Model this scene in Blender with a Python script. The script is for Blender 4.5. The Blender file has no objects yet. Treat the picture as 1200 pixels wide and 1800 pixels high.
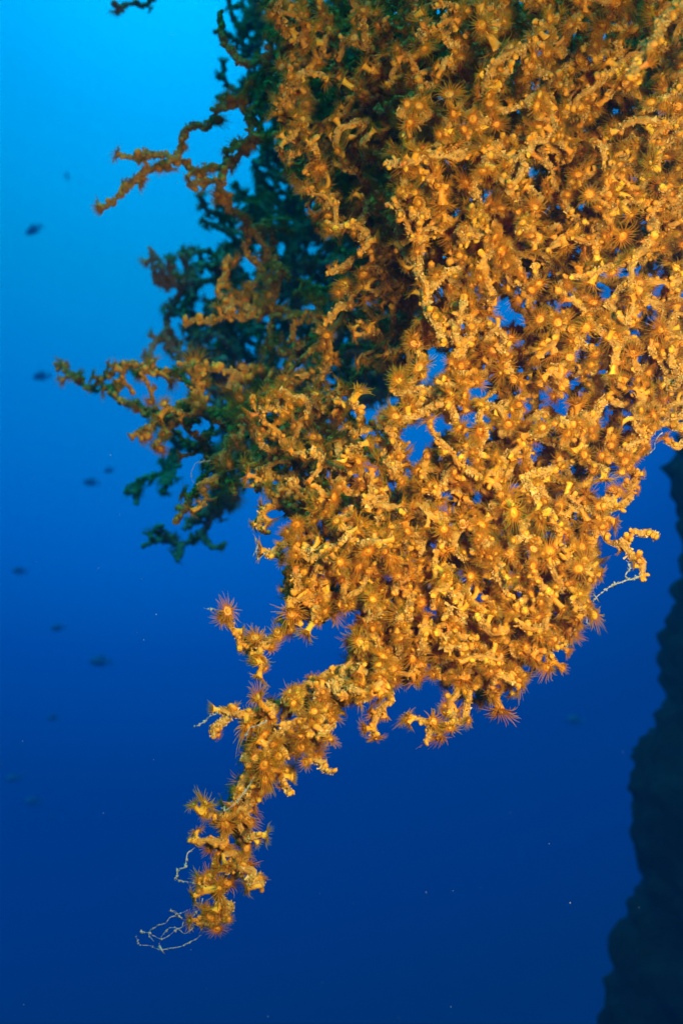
import bpy, math, random
import numpy as np
from mathutils import Vector, noise as mnoise

random.seed(11)
rng = np.random.default_rng(11)
scene = bpy.context.scene
col = scene.collection
R = math.radians
K = 0.0005                       # half-width tangent 0.3 over 600 photo pixels


def at(u, v, d):
    """photo pixel (1200x1800) at distance d (metres along +Y) -> a point of the place"""
    return np.array([(u - 600) * d * K, d, (900 - v) * d * K])


# ------------------------------------------------------------------ camera
cam = bpy.data.cameras.new('camera')
cam.sensor_fit = 'HORIZONTAL'
cam.sensor_width = 36
cam.lens = 60
cam.clip_start = 0.02
cam.clip_end = 200
cam.dof.use_dof = True
cam.dof.focus_distance = 0.61
cam.dof.aperture_fstop = 17
co = bpy.data.objects.new('camera', cam)
co.rotation_euler = (R(90), 0, 0)
col.objects.link(co)
scene.camera = co

# ------------------------------------------------------------------ world: daylight filtered by deep water
w = bpy.data.worlds.new('World')
scene.world = w
w.use_nodes = True
nt = w.node_tree
nt.nodes.clear()
out = nt.nodes.new('ShaderNodeOutputWorld')
bg = nt.nodes.new('ShaderNodeBackground')
tc = nt.nodes.new('ShaderNodeTexCoord')
dot = nt.nodes.new('ShaderNodeVectorMath'); dot.operation = 'DOT_PRODUCT'
bd = Vector((-0.15, 1.0, 0.60)).normalized()      # where the surface glow is brightest
dot.inputs[1].default_value = bd
acs = nt.nodes.new('ShaderNodeMath'); acs.operation = 'ARCCOSINE'
dv = nt.nodes.new('ShaderNodeMath'); dv.operation = 'DIVIDE'; dv.inputs[1].default_value = math.pi
rp = nt.nodes.new('ShaderNodeValToRGB')


def lin(r, g, b):
    f = lambda c: (c / 255) / 12.92 if c <= 10 else (((c / 255) + 0.055) / 1.055) ** 2.4
    return (f(r), f(g), f(b), 1)


# angle from the surface glow (degrees), linear colour
stops = [(0, (0, 1.3188, 2.2557)), (6, (0, 1.1734, 2.2557)), (12, (0, 0.7591, 1.6441)), (19, (0, 0.5112, 1.0799)), (25, (0, 0.3283, 0.9394)), (32, (0, 0.1774, 0.7453)), (38, (0, 0.0733, 0.4224)), (44, (0, 0.0265, 0.1974)), (50, (0, 0.0122, 0.1281)), (56, (0, 0.003, 0.02)), (68, (0, 0.003, 0.02)), (100, (0, 0.0105, 0.0713)), (180, (0, 0.0063, 0.0343))]
er = rp.color_ramp
er.interpolation = 'LINEAR'
while len(er.elements) < len(stops):
    er.elements.new(0.5)
for e, (a, c) in zip(er.elements, stops):
    e.position = a / 180
for e, (a, c) in zip(er.elements, stops):
    e.color = (*c, 1)
nt.links.new(tc.outputs['Generated'], dot.inputs[0])
nt.links.new(dot.outputs['Value'], acs.inputs[0])
nt.links.new(acs.outputs[0], dv.inputs[0])
nt.links.new(dv.outputs[0], rp.inputs[0])
sep = nt.nodes.new('ShaderNodeSeparateXYZ')
nt.links.new(tc.outputs['Generated'], sep.inputs[0])
zr = nt.nodes.new('ShaderNodeValToRGB')               # daylight coming straight down through the surface
zr.color_ramp.interpolation = 'EASE'
zr.color_ramp.elements[0].position = 0.5
zr.color_ramp.elements[0].color = (0, 0, 0, 1)
zr.color_ramp.elements[1].position = 0.95
zr.color_ramp.elements[1].color = (0.03, 1.15, 1.75, 1)
nt.links.new(sep.outputs['Z'], zr.inputs[0])
addc = nt.nodes.new('ShaderNodeVectorMath'); addc.operation = 'ADD'
nt.links.new(rp.outputs[0], addc.inputs[0])
nt.links.new(zr.outputs[0], addc.inputs[1])
nt.links.new(addc.outputs[0], bg.inputs['Color'])
bg.inputs['Strength'].default_value = 1.0
nt.links.new(bg.outputs[0], out.inputs[0])

# ------------------------------------------------------------------ light: weak blue sun through the water, diver's strobe
sun = bpy.data.lights.new('sun', 'SUN')
sun.energy = 1.5
sun.angle = R(40)
sun.color = (0.0, 0.55, 0.85)
so = bpy.data.objects.new('sun', sun)
so.rotation_euler = Vector((0.35, 0.45, -0.8)).to_track_quat('-Z', 'Y').to_euler()
col.objects.link(so)

strobe = bpy.data.lights.new('strobe', 'SPOT')      # the flash that lights the golden side of the coral
strobe.energy = 15.5
strobe.color = (1.0, 0.89, 0.58)
strobe.shadow_soft_size = 0.035
strobe.spot_size = R(102)
strobe.spot_blend = 1.0
sto = bpy.data.objects.new('strobe', strobe)
sto.location = (0.15, 0.14, 0.04)
tgt = Vector((0.13, 0.60, -0.03))
sto.rotation_euler = (tgt - Vector(sto.location)).to_track_quat('-Z', 'Y').to_euler()
col.objects.link(sto)

vs = scene.view_settings
vs.view_transform = 'Standard'
vs.look = 'None'
vs.exposure = 0
vs.gamma = 1
scene.cycles.use_denoising = True
scene.cycles.volume_bounces = 0
scene.cycles.max_bounces = 5
scene.cycles.transparent_max_bounces = 24
scene.cycles.diffuse_bounces = 3

# ------------------------------------------------------------------ materials


def mat(name):
    m = bpy.data.materials.new(name)
    m.use_nodes = True
    n = m.node_tree
    p = n.nodes['Principled BSDF']
    return m, n, p


def attr(n, name):
    a = n.nodes.new('ShaderNodeAttribute')
    a.attribute_name = name
    return a.outputs['Fac']


def ramp(n, src, cols):
    r = n.nodes.new('ShaderNodeValToRGB')
    while len(r.color_ramp.elements) < len(cols):
        r.color_ramp.elements.new(0.5)
    for e, (p, c) in zip(r.color_ramp.elements, cols):
        e.position = p
    for e, (p, c) in zip(r.color_ramp.elements, cols):
        e.color = (*c, 1)
    n.links.new(src, r.inputs[0])
    return r.outputs[0]


def noise_tex(n, scale, detail=4, rough=0.6):
    t = n.nodes.new('ShaderNodeTexNoise')
    t.inputs['Scale'].default_value = scale
    t.inputs['Detail'].default_value = detail
    t.inputs['Roughness'].default_value = rough
    c = n.nodes.new('ShaderNodeTexCoord')
    n.links.new(c.outputs['Object'], t.inputs['Vector'])
    return t.outputs['Fac']


def mix(n, fac, a, b):
    m = n.nodes.new('ShaderNodeMix')
    m.data_type = 'RGBA'
    if isinstance(fac, float):
        m.inputs[0].default_value = fac
    else:
        n.links.new(fac, m.inputs[0])
    for s, i in ((a, 6), (b, 7)):
        if isinstance(s, tuple):
            m.inputs[i].default_value = (*s, 1)
        else:
            n.links.new(s, m.inputs[i])
    return m.outputs[2]


def bump(n, p, src, dist, strength=0.8):
    b = n.nodes.new('ShaderNodeBump')
    b.inputs['Distance'].default_value = dist
    b.inputs['Strength'].default_value = strength
    n.links.new(src, b.inputs['Height'])
    n.links.new(b.outputs[0], p.inputs['Normal'])


def crust_material(name, beige, tan, skin, dark):
    m, n, p = mat(name)
    f = noise_tex(n, 520, 5, 0.7)
    sed = ramp(n, f, [(0.30, dark), (0.44, tan), (0.62, beige)])
    g = noise_tex(n, 170, 3, 0.6)
    g2 = noise_tex(n, 38, 3, 0.6)
    body = ramp(n, g, [(0.35, (skin[0] * 0.6, skin[1] * 0.5, skin[2] * 0.5)), (0.6, skin)])
    tint = attr(n, 'tint')
    c = mix(n, tint, body, sed)
    sub = n.nodes.new('ShaderNodeMath'); sub.operation = 'SUBTRACT'; sub.inputs[1].default_value = 1.0
    n.links.new(tint, sub.inputs[0])
    c = mix(n, ramp(n, g2, [(0.29, (0.85, 0.85, 0.85)), (0.35, (0, 0, 0))]), c, (0.085, 0.035, 0.022))   # bare dark skeleton in patches
    crumb = ramp(n, sub.outputs[0], [(0.0, dark), (0.35, tan), (0.7, beige), (1.0, tuple(min(0.9, x * 1.25) for x in beige))])
    gt = n.nodes.new('ShaderNodeMath'); gt.operation = 'GREATER_THAN'; gt.inputs[1].default_value = 1.001
    n.links.new(tint, gt.inputs[0])
    c = mix(n, gt.outputs[0], c, crumb)
    n.links.new(c, p.inputs['Base Color'])
    p.inputs['Roughness'].default_value = 0.85
    p.inputs['Specular IOR Level'].default_value = 0.2
    bump(n, p, f, 0.0008)
    return m


def polyp_material(name, cols, rough=0.5):
    m, n, p = mat(name)
    c = ramp(n, attr(n, 'tint'), cols)
    f = noise_tex(n, 600, 4, 0.65)
    c2 = mix(n, ramp(n, f, [(0.46, (0, 0, 0)), (0.74, (0.45, 0.45, 0.45))]), c, (0.84, 0.52, 0.08))
    n.links.new(c2, p.inputs['Base Color'])
    p.inputs['Roughness'].default_value = rough
    p.inputs['Specular IOR Level'].default_value = 0.3
    bump(n, p, f, 0.0004, 0.6)
    return m


def tentacle_material(name, cols):
    m, n, p = mat(name)
    c = ramp(n, attr(n, 'tint'), cols)
    n.links.new(c, p.inputs['Base Color'])
    p.inputs['Roughness'].default_value = 0.4
    p.inputs['Specular IOR Level'].default_value = 0.35
    tr = n.nodes.new('ShaderNodeBsdfTranslucent')
    n.links.new(c, tr.inputs['Color'])
    mx = n.nodes.new('ShaderNodeMixShader')
    mx.inputs[0].default_value = 0.45
    n.links.new(p.outputs[0], mx.inputs[1])
    n.links.new(tr.outputs[0], mx.inputs[2])
    tp = n.nodes.new('ShaderNodeBsdfTransparent')
    m2 = n.nodes.new('ShaderNodeMixShader')
    m2.inputs[0].default_value = 0.30
    n.links.new(mx.outputs[0], m2.inputs[1])
    n.links.new(tp.outputs[0], m2.inputs[2])
    n.links.new(m2.outputs[0], n.nodes['Material Output'].inputs[0])
    return m


M = {}
M['crust'] = crust_material('coral_crust', (0.74, 0.44, 0.10), (0.54, 0.28, 0.04), (0.66, 0.26, 0.012), (0.17, 0.07, 0.012))
M['body'] = polyp_material('polyp_body', [(0.0, (0.62, 0.18, 0.008)), (0.35, (0.78, 0.28, 0.008)), (0.7, (0.88, 0.39, 0.010)), (1.0, (0.92, 0.54, 0.02))])
M['crust_hazed'] = crust_material('coral_crust_hazed', (0.62, 0.48, 0.29), (0.42, 0.30, 0.16), (0.46, 0.28, 0.11), (0.12, 0.07, 0.035))  # rear colony's copy of the crust, blue water haze put into its colour
M['body_hazed'] = polyp_material('polyp_body_hazed', [(0.0, (0.42, 0.22, 0.06)), (0.5, (0.52, 0.31, 0.10)), (1.0, (0.62, 0.42, 0.15))])  # rear copy of the polyp body, greyed to carry the same blue haze
M['disc'] = polyp_material('polyp_disc', [(0.0, (0.68, 0.24, 0.005)), (0.5, (0.76, 0.31, 0.007)), (0.85, (0.84, 0.41, 0.010)), (1.0, (0.92, 0.54, 0.03))], 0.4)
M['tent'] = tentacle_material('polyp_tentacle', [(0.0, (0.84, 0.31, 0.004)), (0.5, (0.84, 0.40, 0.006)), (0.78, (0.64, 0.44, 0.012)), (1.0, (0.34, 0.47, 0.045))])


def plain(name, c, rough=0.7, nscale=None, c2=None):
    m, n, p = mat(name)
    p.inputs['Roughness'].default_value = rough
    p.inputs['Specular IOR Level'].default_value = 0.2
    if nscale:
        f = noise_tex(n, nscale, 6, 0.65)
        n.links.new(ramp(n, f, [(0.35, c), (0.65, c2)]), p.inputs['Base Color'])
        bump(n, p, f, 0.3 / nscale)
    else:
        p.inputs['Base Color'].default_value = (*c, 1)
    return m


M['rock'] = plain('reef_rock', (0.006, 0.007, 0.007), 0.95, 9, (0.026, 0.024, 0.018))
M['fish'] = plain('fish_skin', (0.14, 0.18, 0.27), 0.5, 60, (0.20, 0.26, 0.36))
M['thread'] = plain('mucus_thread', (0.42, 0.42, 0.30), 0.6)
M['speck'] = plain('marine_snow', (0.5, 0.5, 0.45), 0.9)

# ------------------------------------------------------------------ mesh helpers


class Buf:
    """collects vertices and faces, becomes ONE mesh object"""

    def __init__(self):
        self.v, self.q, self.t, self.a = [], [], [], []
        self.n = 0

    def add(self, V, quads=None, tris=None, tint=0.5):
        V = np.asarray(V, float)
        if quads is not None and len(quads):
            self.q.append(np.asarray(quads, np.int64) + self.n)
        if tris is not None and len(tris):
            self.t.append(np.asarray(tris, np.int64) + self.n)
        self.v.append(V)
        self.a.append(np.full(len(V), tint, float) if np.isscalar(tint) else np.asarray(tint, float))
        self.n += len(V)

    def mesh(self, name, material, origin=None, smooth=True):
        V = np.concatenate(self.v)
        if origin is not None:
            V = V - origin
        q = np.concatenate(self.q) if self.q else np.zeros((0, 4), np.int64)
        t = np.concatenate(self.t) if self.t else np.zeros((0, 3), np.int64)
        me = bpy.data.meshes.new(name)
        me.vertices.add(len(V))
        me.vertices.foreach_set('co', V.astype(np.float32).ravel())
        loops = np.concatenate([q.ravel(), t.ravel()]).astype(np.int32)
        starts = np.concatenate([np.arange(len(q)) * 4, len(q) * 4 + np.arange(len(t)) * 3]).astype(np.int32)
        me.loops.add(len(loops))
        me.loops.foreach_set('vertex_index', loops)
        me.polygons.add(len(starts))
        me.polygons.foreach_set('loop_start', starts)
        me.polygons.foreach_set('use_smooth', np.full(len(starts), smooth))
        me.update(calc_edges=True)
        at_ = me.attributes.new('tint', 'FLOAT', 'POINT')
        at_.data.foreach_set('value', np.concatenate(self.a).astype(np.float32))
        me.materials.append(material)
        return me


def link(name, data, parent=None):
    o = bpy.data.objects.new(name, data)
    col.objects.link(o)
    if parent:
        o.parent = parent
    return o


def tag(o, label=None, cat=None, group=None, kind=None):
    if label: o['label'] = label
    if cat: o['category'] = cat
    if group: o['group'] = group
    if kind: o['kind'] = kind
    return o


def unit(v):
    v = np.asarray(v, float)
    return v / (np.linalg.norm(v) + 1e-12)


def spline(P, step):
    """Catmull-Rom through P, resampled every step"""
    P = np.asarray(P, float)
    if len(P) < 3:
        n = max(2, int(np.linalg.norm(P[-1] - P[0]) / step))
        return P[0] + (P[-1] - P[0]) * np.linspace(0, 1, n + 1)[:, None]
    E = np.vstack([2 * P[0] - P[1], P, 2 * P[-1] - P[-2]])
    res = []
    for i in range(1, len(E) - 2):
        n = max(2, int(np.linalg.norm(E[i + 1] - E[i]) / step))
        t = np.linspace(0, 1, n, endpoint=False)[:, None]
        a, b, c, d = E[i - 1], E[i], E[i + 1], E[i + 2]
        res.append(0.5 * (2 * b + (c - a) * t + (2 * a - 5 * b + 4 * c - d) * t ** 2 + (3 * b - a - 3 * c + d) * t ** 3))
    res.append(P[-1][None])
    return np.vstack(res)


def frames(C):
    T = np.gradient(C, axis=0)
    T /= np.linalg.norm(T, axis=1)[:, None] + 1e-12
    N = np.zeros_like(C)
    n = np.cross(T[0], [0.3, 0.5, 0.81])
    n = unit(n)
    for i in range(len(C)):
        n = n - T[i] * n.dot(T[i])
        n = unit(n)
        N[i] = n
    return T, N, np.cross(T, N)


def tube(buf, C, r, seg=8, lump=0.0, tint=0.5, cap=True):
    n = len(C)
    T, N, B = frames(C)
    r = np.broadcast_to(np.asarray(r, float), (n,)).copy()
    a = np.arange(seg) * 2 * math.pi / seg
    rad = r[:, None] * np.ones(seg)
    if lump:
        L = rng.normal(0, 1, (n, seg))
        L = (L + np.roll(L, 1, 0) + np.roll(L, 1, 1) + np.roll(np.roll(L, 1, 0), 1, 1)) / 2
        rad = rad * np.clip(1 + lump * L, 0.5, 1.7)
    V = C[:, None] + rad[..., None] * (np.cos(a)[None, :, None] * N[:, None] + np.sin(a)[None, :, None] * B[:, None])
    V = V.reshape(-1, 3)
    i = np.arange(n - 1)[:, None] * seg
    j = np.arange(seg)[None]
    k = (j + 1) % seg
    q = np.stack([i + j, i + k, i + seg + k, i + seg + j], -1).reshape(-1, 4)
    tr = None
    tt = np.repeat(tint, seg) if not np.isscalar(tint) else tint
    if cap:
        V = np.vstack([V, C[0] - T[0] * r[0] * 0.3, C[-1] + T[-1] * r[-1] * 0.5])
        m = n * seg
        jj = np.arange(seg)
        kk = (jj + 1) % seg
        tr = np.vstack([np.stack([kk, jj, np.full(seg, m)], -1), np.stack([(n - 1) * seg + jj, (n - 1) * seg + kk, np.full(seg, m + 1)], -1)])
        if not np.isscalar(tint):
            tt = np.concatenate([tt, [tint[0], tint[-1]]])
    buf.add(V, q, tr, tt)
    return T, N, B


TET = np.array([[1, 1, 1], [1, -1, -1], [-1, 1, -1], [-1, -1, 1]], float) / math.sqrt(3)
TETF = np.array([[0, 1, 2], [0, 3, 1], [0, 2, 3], [1, 3, 2]])


def rand_rot(m):
    q = rng.normal(0, 1, (m, 4))
    q /= np.linalg.norm(q, axis=1)[:, None]
    a, b, c, d = q.T
    return np.stack([np.stack([1 - 2 * (c * c + d * d), 2 * (b * c - a * d), 2 * (b * d + a * c)], -1),
                     np.stack([2 * (b * c + a * d), 1 - 2 * (b * b + d * d), 2 * (c * d - a * b)], -1),
                     np.stack([2 * (b * d - a * c), 2 * (c * d + a * b), 1 - 2 * (b * b + c * c)], -1)], 1)


def grains(buf, C, r, per_mm, size, tint, stick=0.15):
    """sediment crumbs stuck to a branch"""
    L = np.linalg.norm(np.diff(C, axis=0), axis=1).sum()
    m = int(L * 1000 * per_mm)
    if m < 1:
        return
    T, N, B = frames(C)
    n = len(C)
    x = np.arange(n)
    wgt = sum(np.sin(x * f + ph) for f, ph in zip(rng.uniform(0.15, 0.9, 4), rng.uniform(0, 6.3, 4)))
    wgt = np.clip(0.55 + 0.5 * wgt, 0.04, None)
    i = rng.choice(n, m, p=wgt / wgt.sum())
    a = rng.normal(rng.uniform(0, 6.3), 1.6, m)
    rr = np.broadcast_to(r, (len(C),))[i] * rng.uniform(0.85, 1.25, m)
    P = C[i] + rr[:, None] * (np.cos(a)[:, None] * N[i] + np.sin(a)[:, None] * B[i]) + T[i] * rng.uniform(-.001, .001, m)[:, None]
    s = size * np.exp(rng.normal(0, 0.6, m))
    st = np.ones((m, 3))
    st[:, 0] = np.where(rng.random(m) < stick, rng.uniform(2, 4.0, m), 1.2)
    st[:, 1] = np.where(st[:, 0] > 2, 0.45, 1)
    st[:, 2] = st[:, 1]
    V = TET[None] * st[:, None] * s[:, None, None]
    V = np.einsum('mij,mkj->mki', rand_rot(m), V) + P[:, None]
    F = (TETF[None] + 4 * np.arange(m)[:, None, None]).reshape(-1, 3)
    tt = np.repeat(np.clip(1.2 + 0.45 * tint + rng.normal(0.0, 0.28, m), 1.01, 2), 4)
    buf.add(V.reshape(-1, 3), None, F, tt)


# polyp templates: axis +Z, base at 0, in units of metres at scale 1
def lathe(profile, seg, ribs=0, ribdepth=0.0):
    V = []
    for k, (r, z) in enumerate(profile):
        for j in range(seg):
            a = 2 * math.pi * j / seg
            rr = r * (1 + ribdepth * math.cos(ribs * a))
            V.append((rr * math.cos(a), rr * math.sin(a), z))
    q = []
    for k in range(len(profile) - 1):
        for j in range(seg):
            j2 = (j + 1) % seg
            q.append((k * seg + j, k * seg + j2, (k + 1) * seg + j2, (k + 1) * seg + j))
    return np.array(V), np.array(q)


mm = 0.001


def open_template(h, spread, ntent, tl, curl):
    colm = lathe([(1.75 * mm, -0.8 * mm), (1.55 * mm, 0.3 * h), (1.75 * mm, 0.55 * h), (2.1 * mm, 0.82 * h), (2.8 * mm, h), (2.5 * mm, h + 0.1 * mm)], 10)
    disc = lathe([(2.75 * mm, h), (2.3 * mm, h + 0.05 * mm), (1.7 * mm, h - 0.1 * mm), (1.1 * mm, h + 0.1 * mm), (0.7 * mm, h + 0.6 * mm), (0.4 * mm, h + 0.9 * mm), (0.12 * mm, h + 0.7 * mm)], 16, 8, 0.03)
    disct = np.repeat([0.25, 0.15, 0.05, 0.3, 0.8, 1.0, 0.5], 16)
    V, Q, A = [], [], []
    nseg = 4
    base = 0
    for k in range(ntent):
        az = 2 * math.pi * (k + random.uniform(-.25, .25)) / ntent
        el = spread + (R(12) if k % 2 else R(-16)) + random.gauss(0, R(9))        # from the axis
        L = tl * random.uniform(0.8, 1.3) * (1.0 if k % 2 else 0.88)
        bend = curl + random.gauss(0, 0.5)
        side = random.gauss(0, 0.45)
        r0 = (2.65 if k % 2 else 2.05) * mm
        p = np.array([r0 * math.cos(az), r0 * math.sin(az), h + 0.05 * mm])
        pts = [p]
        e, z = el, az
        for s in range(nseg):
            d = np.array([math.sin(e) * math.cos(z), math.sin(e) * math.sin(z), math.cos(e)])
            p = p + d * L / nseg
            pts.append(p)
            e += bend / nseg
            z += side / nseg
        pts = np.array(pts)
        rad = np.array([0.33, 0.25, 0.19, 0.13, 0.05]) * mm
        T, N, B = frames(pts)
        for s in range(nseg + 1):
            for j in range(3):
                a = 2 * math.pi * j / 3
                V.append(pts[s] + rad[s] * (math.cos(a) * N[s] + math.sin(a) * B[s]))
                A.append(s / nseg)
        for s in range(nseg):
            for j in range(3):
                Q.append((base + s * 3 + j, base + s * 3 + (j + 1) % 3, base + (s + 1) * 3 + (j + 1) % 3, base + (s + 1) * 3 + j))
        base += 3 * (nseg + 1)
    return dict(col=colm, disc=(disc[0], disc[1], disct), tent=(np.array(V), np.array(Q), np.array(A)))


OPEN = [open_template(4.6 * mm, R(68), 46, 5.4 * mm, 0.35), open_template(5.2 * mm, R(80), 44, 5.6 * mm, 0.3),
        open_template(4.0 * mm, R(58), 39, 5.0 * mm, 0.5), open_template(6.0 * mm, R(48), 39, 5.6 * mm, 0.6),
        open_template(3.6 * mm, R(88), 46, 4.8 * mm, 0.2), open_template(5.0 * mm, R(35), 36, 4.2 * mm, 0.9),
        open_template(7.4 * mm, R(62), 39, 5.6 * mm, 0.5), open_template(4.8 * mm, R(16), 30, 3.0 * mm, 0.3), open_template(4.2 * mm, R(25), 34, 3.6 * mm, -0.5),
        open_template(4.4 * mm, R(74), 44, 5.8 * mm, -0.4)]
SHUT = [lathe([(1.9 * mm, -1.2 * mm), (2.1 * mm, 0.6 * mm), (2.35 * mm, 1.6 * mm), (2.2 * mm, 2.6 * mm), (1.6 * mm, 3.3 * mm), (0.8 * mm, 3.62 * mm), (0.15 * mm, 3.6 * mm)], 14, 7, 0.05),
        lathe([(1.6 * mm, -1.2 * mm), (1.7 * mm, 1.5 * mm), (2.0 * mm, 3.2 * mm), (1.9 * mm, 4.2 * mm), (1.3 * mm, 4.9 * mm), (0.6 * mm, 5.1 * mm), (0.15 * mm, 5.0 * mm)], 14, 7, 0.05),
        lathe([(2.2 * mm, -1.2 * mm), (2.3 * mm, 0.4 * mm), (2.1 * mm, 1.3 * mm), (1.5 * mm, 1.9 * mm), (0.8 * mm, 2.15 * mm), (0.15 * mm, 2.15 * mm)], 14, 7, 0.05)]
SHUTT = [np.repeat(x, 14) for x in ([.1, .2, .45, .6, .75, .9, 1.0], [.1, .15, .4, .6, .75, .9, 1.0], [.1, .3, .5, .7, .9, 1.0])]


def basis(z, roll):
    z = unit(z)
    x = unit(np.cross(z, [0.31, 0.77, 0.55]))
    y = np.cross(z, x)
    c, s = math.cos(roll), math.sin(roll)
    return np.stack([c * x + s * y, -s * x + c * y, z], 1)


def warp(V, sx, sy, lean):
    V = V * np.array([sx, sy, 1.0])
    h = np.clip(V[:, 2] / (5 * mm), 0, 2)
    V = V + np.outer(h ** 2, lean)
    return V


class Polyp:
    __slots__ = ('p', 'n', 's', 'kind', 'var', 'tint', 'roll', 'lean', 'sq', 'score', 'limb')

    def shape(self, which):
        """world vertices, quads, tint of one piece of this polyp"""
        if self.kind == 'open':
            t = OPEN[self.var][which]
            V, Q = t[0], t[1]
            base = t[2] if len(t) > 2 else None
        else:
            V, Q = SHUT[self.var]
            base = SHUTT[self.var]
        Mx = basis(self.n, self.roll)
        W = warp(V, self.sq, 1 / self.sq, self.lean) * self.s
        if which != 'tent' and which != 'disc':
            W = W + rng.normal(0, 0.00020 * self.s, W.shape)
        W = W @ Mx.T + self.p
        if base is None:
            tt = np.clip(self.tint + 0.0 * V[:, 0], 0, 1)
        elif which == 'tent':
            tt = np.clip(0.75 * base + 0.5 * (self.tint - 0.3), 0, 1)
        else:
            tt = np.clip(base * 0.6 + self.tint * 0.55 - 0.08, 0, 1)
        return W, Q, tt


def make_polyp(p, n, s, open_p):
    o = Polyp()
    o.p, o.n, o.s = p, unit(n), s
    o.limb = 0
    o.kind = 'open' if random.random() < open_p else 'shut'
    if o.kind == 'shut':
        o.s = s * 0.80
    o.var = random.randrange(len(OPEN)) if o.kind == 'open' else random.choice([0, 0, 1, 2])
    o.tint = min(1, max(0, random.gauss(0.48, 0.24)))
    o.roll = random.uniform(0, 6.28)
    o.lean = np.array([random.gauss(0, .0012), random.gauss(0, .0012), 0])
    o.sq = random.uniform(0.85, 1.18)
    o.score = 0
    return o


# ------------------------------------------------------------------ growing a colony
def in_poly(u, v, poly):
    c = False
    j = len(poly) - 1
    for i in range(len(poly)):
        xi, yi = poly[i]
        xj, yj = poly[j]
        if (yi > v) != (yj > v) and u < (xj - xi) * (v - yi) / (yj - yi) + xi:
            c = not c
        j = i
    return c


def to_px(p):
    return 600 + p[0] / (p[1] * K), 900 - p[2] / (p[1] * K), p[1]


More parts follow.
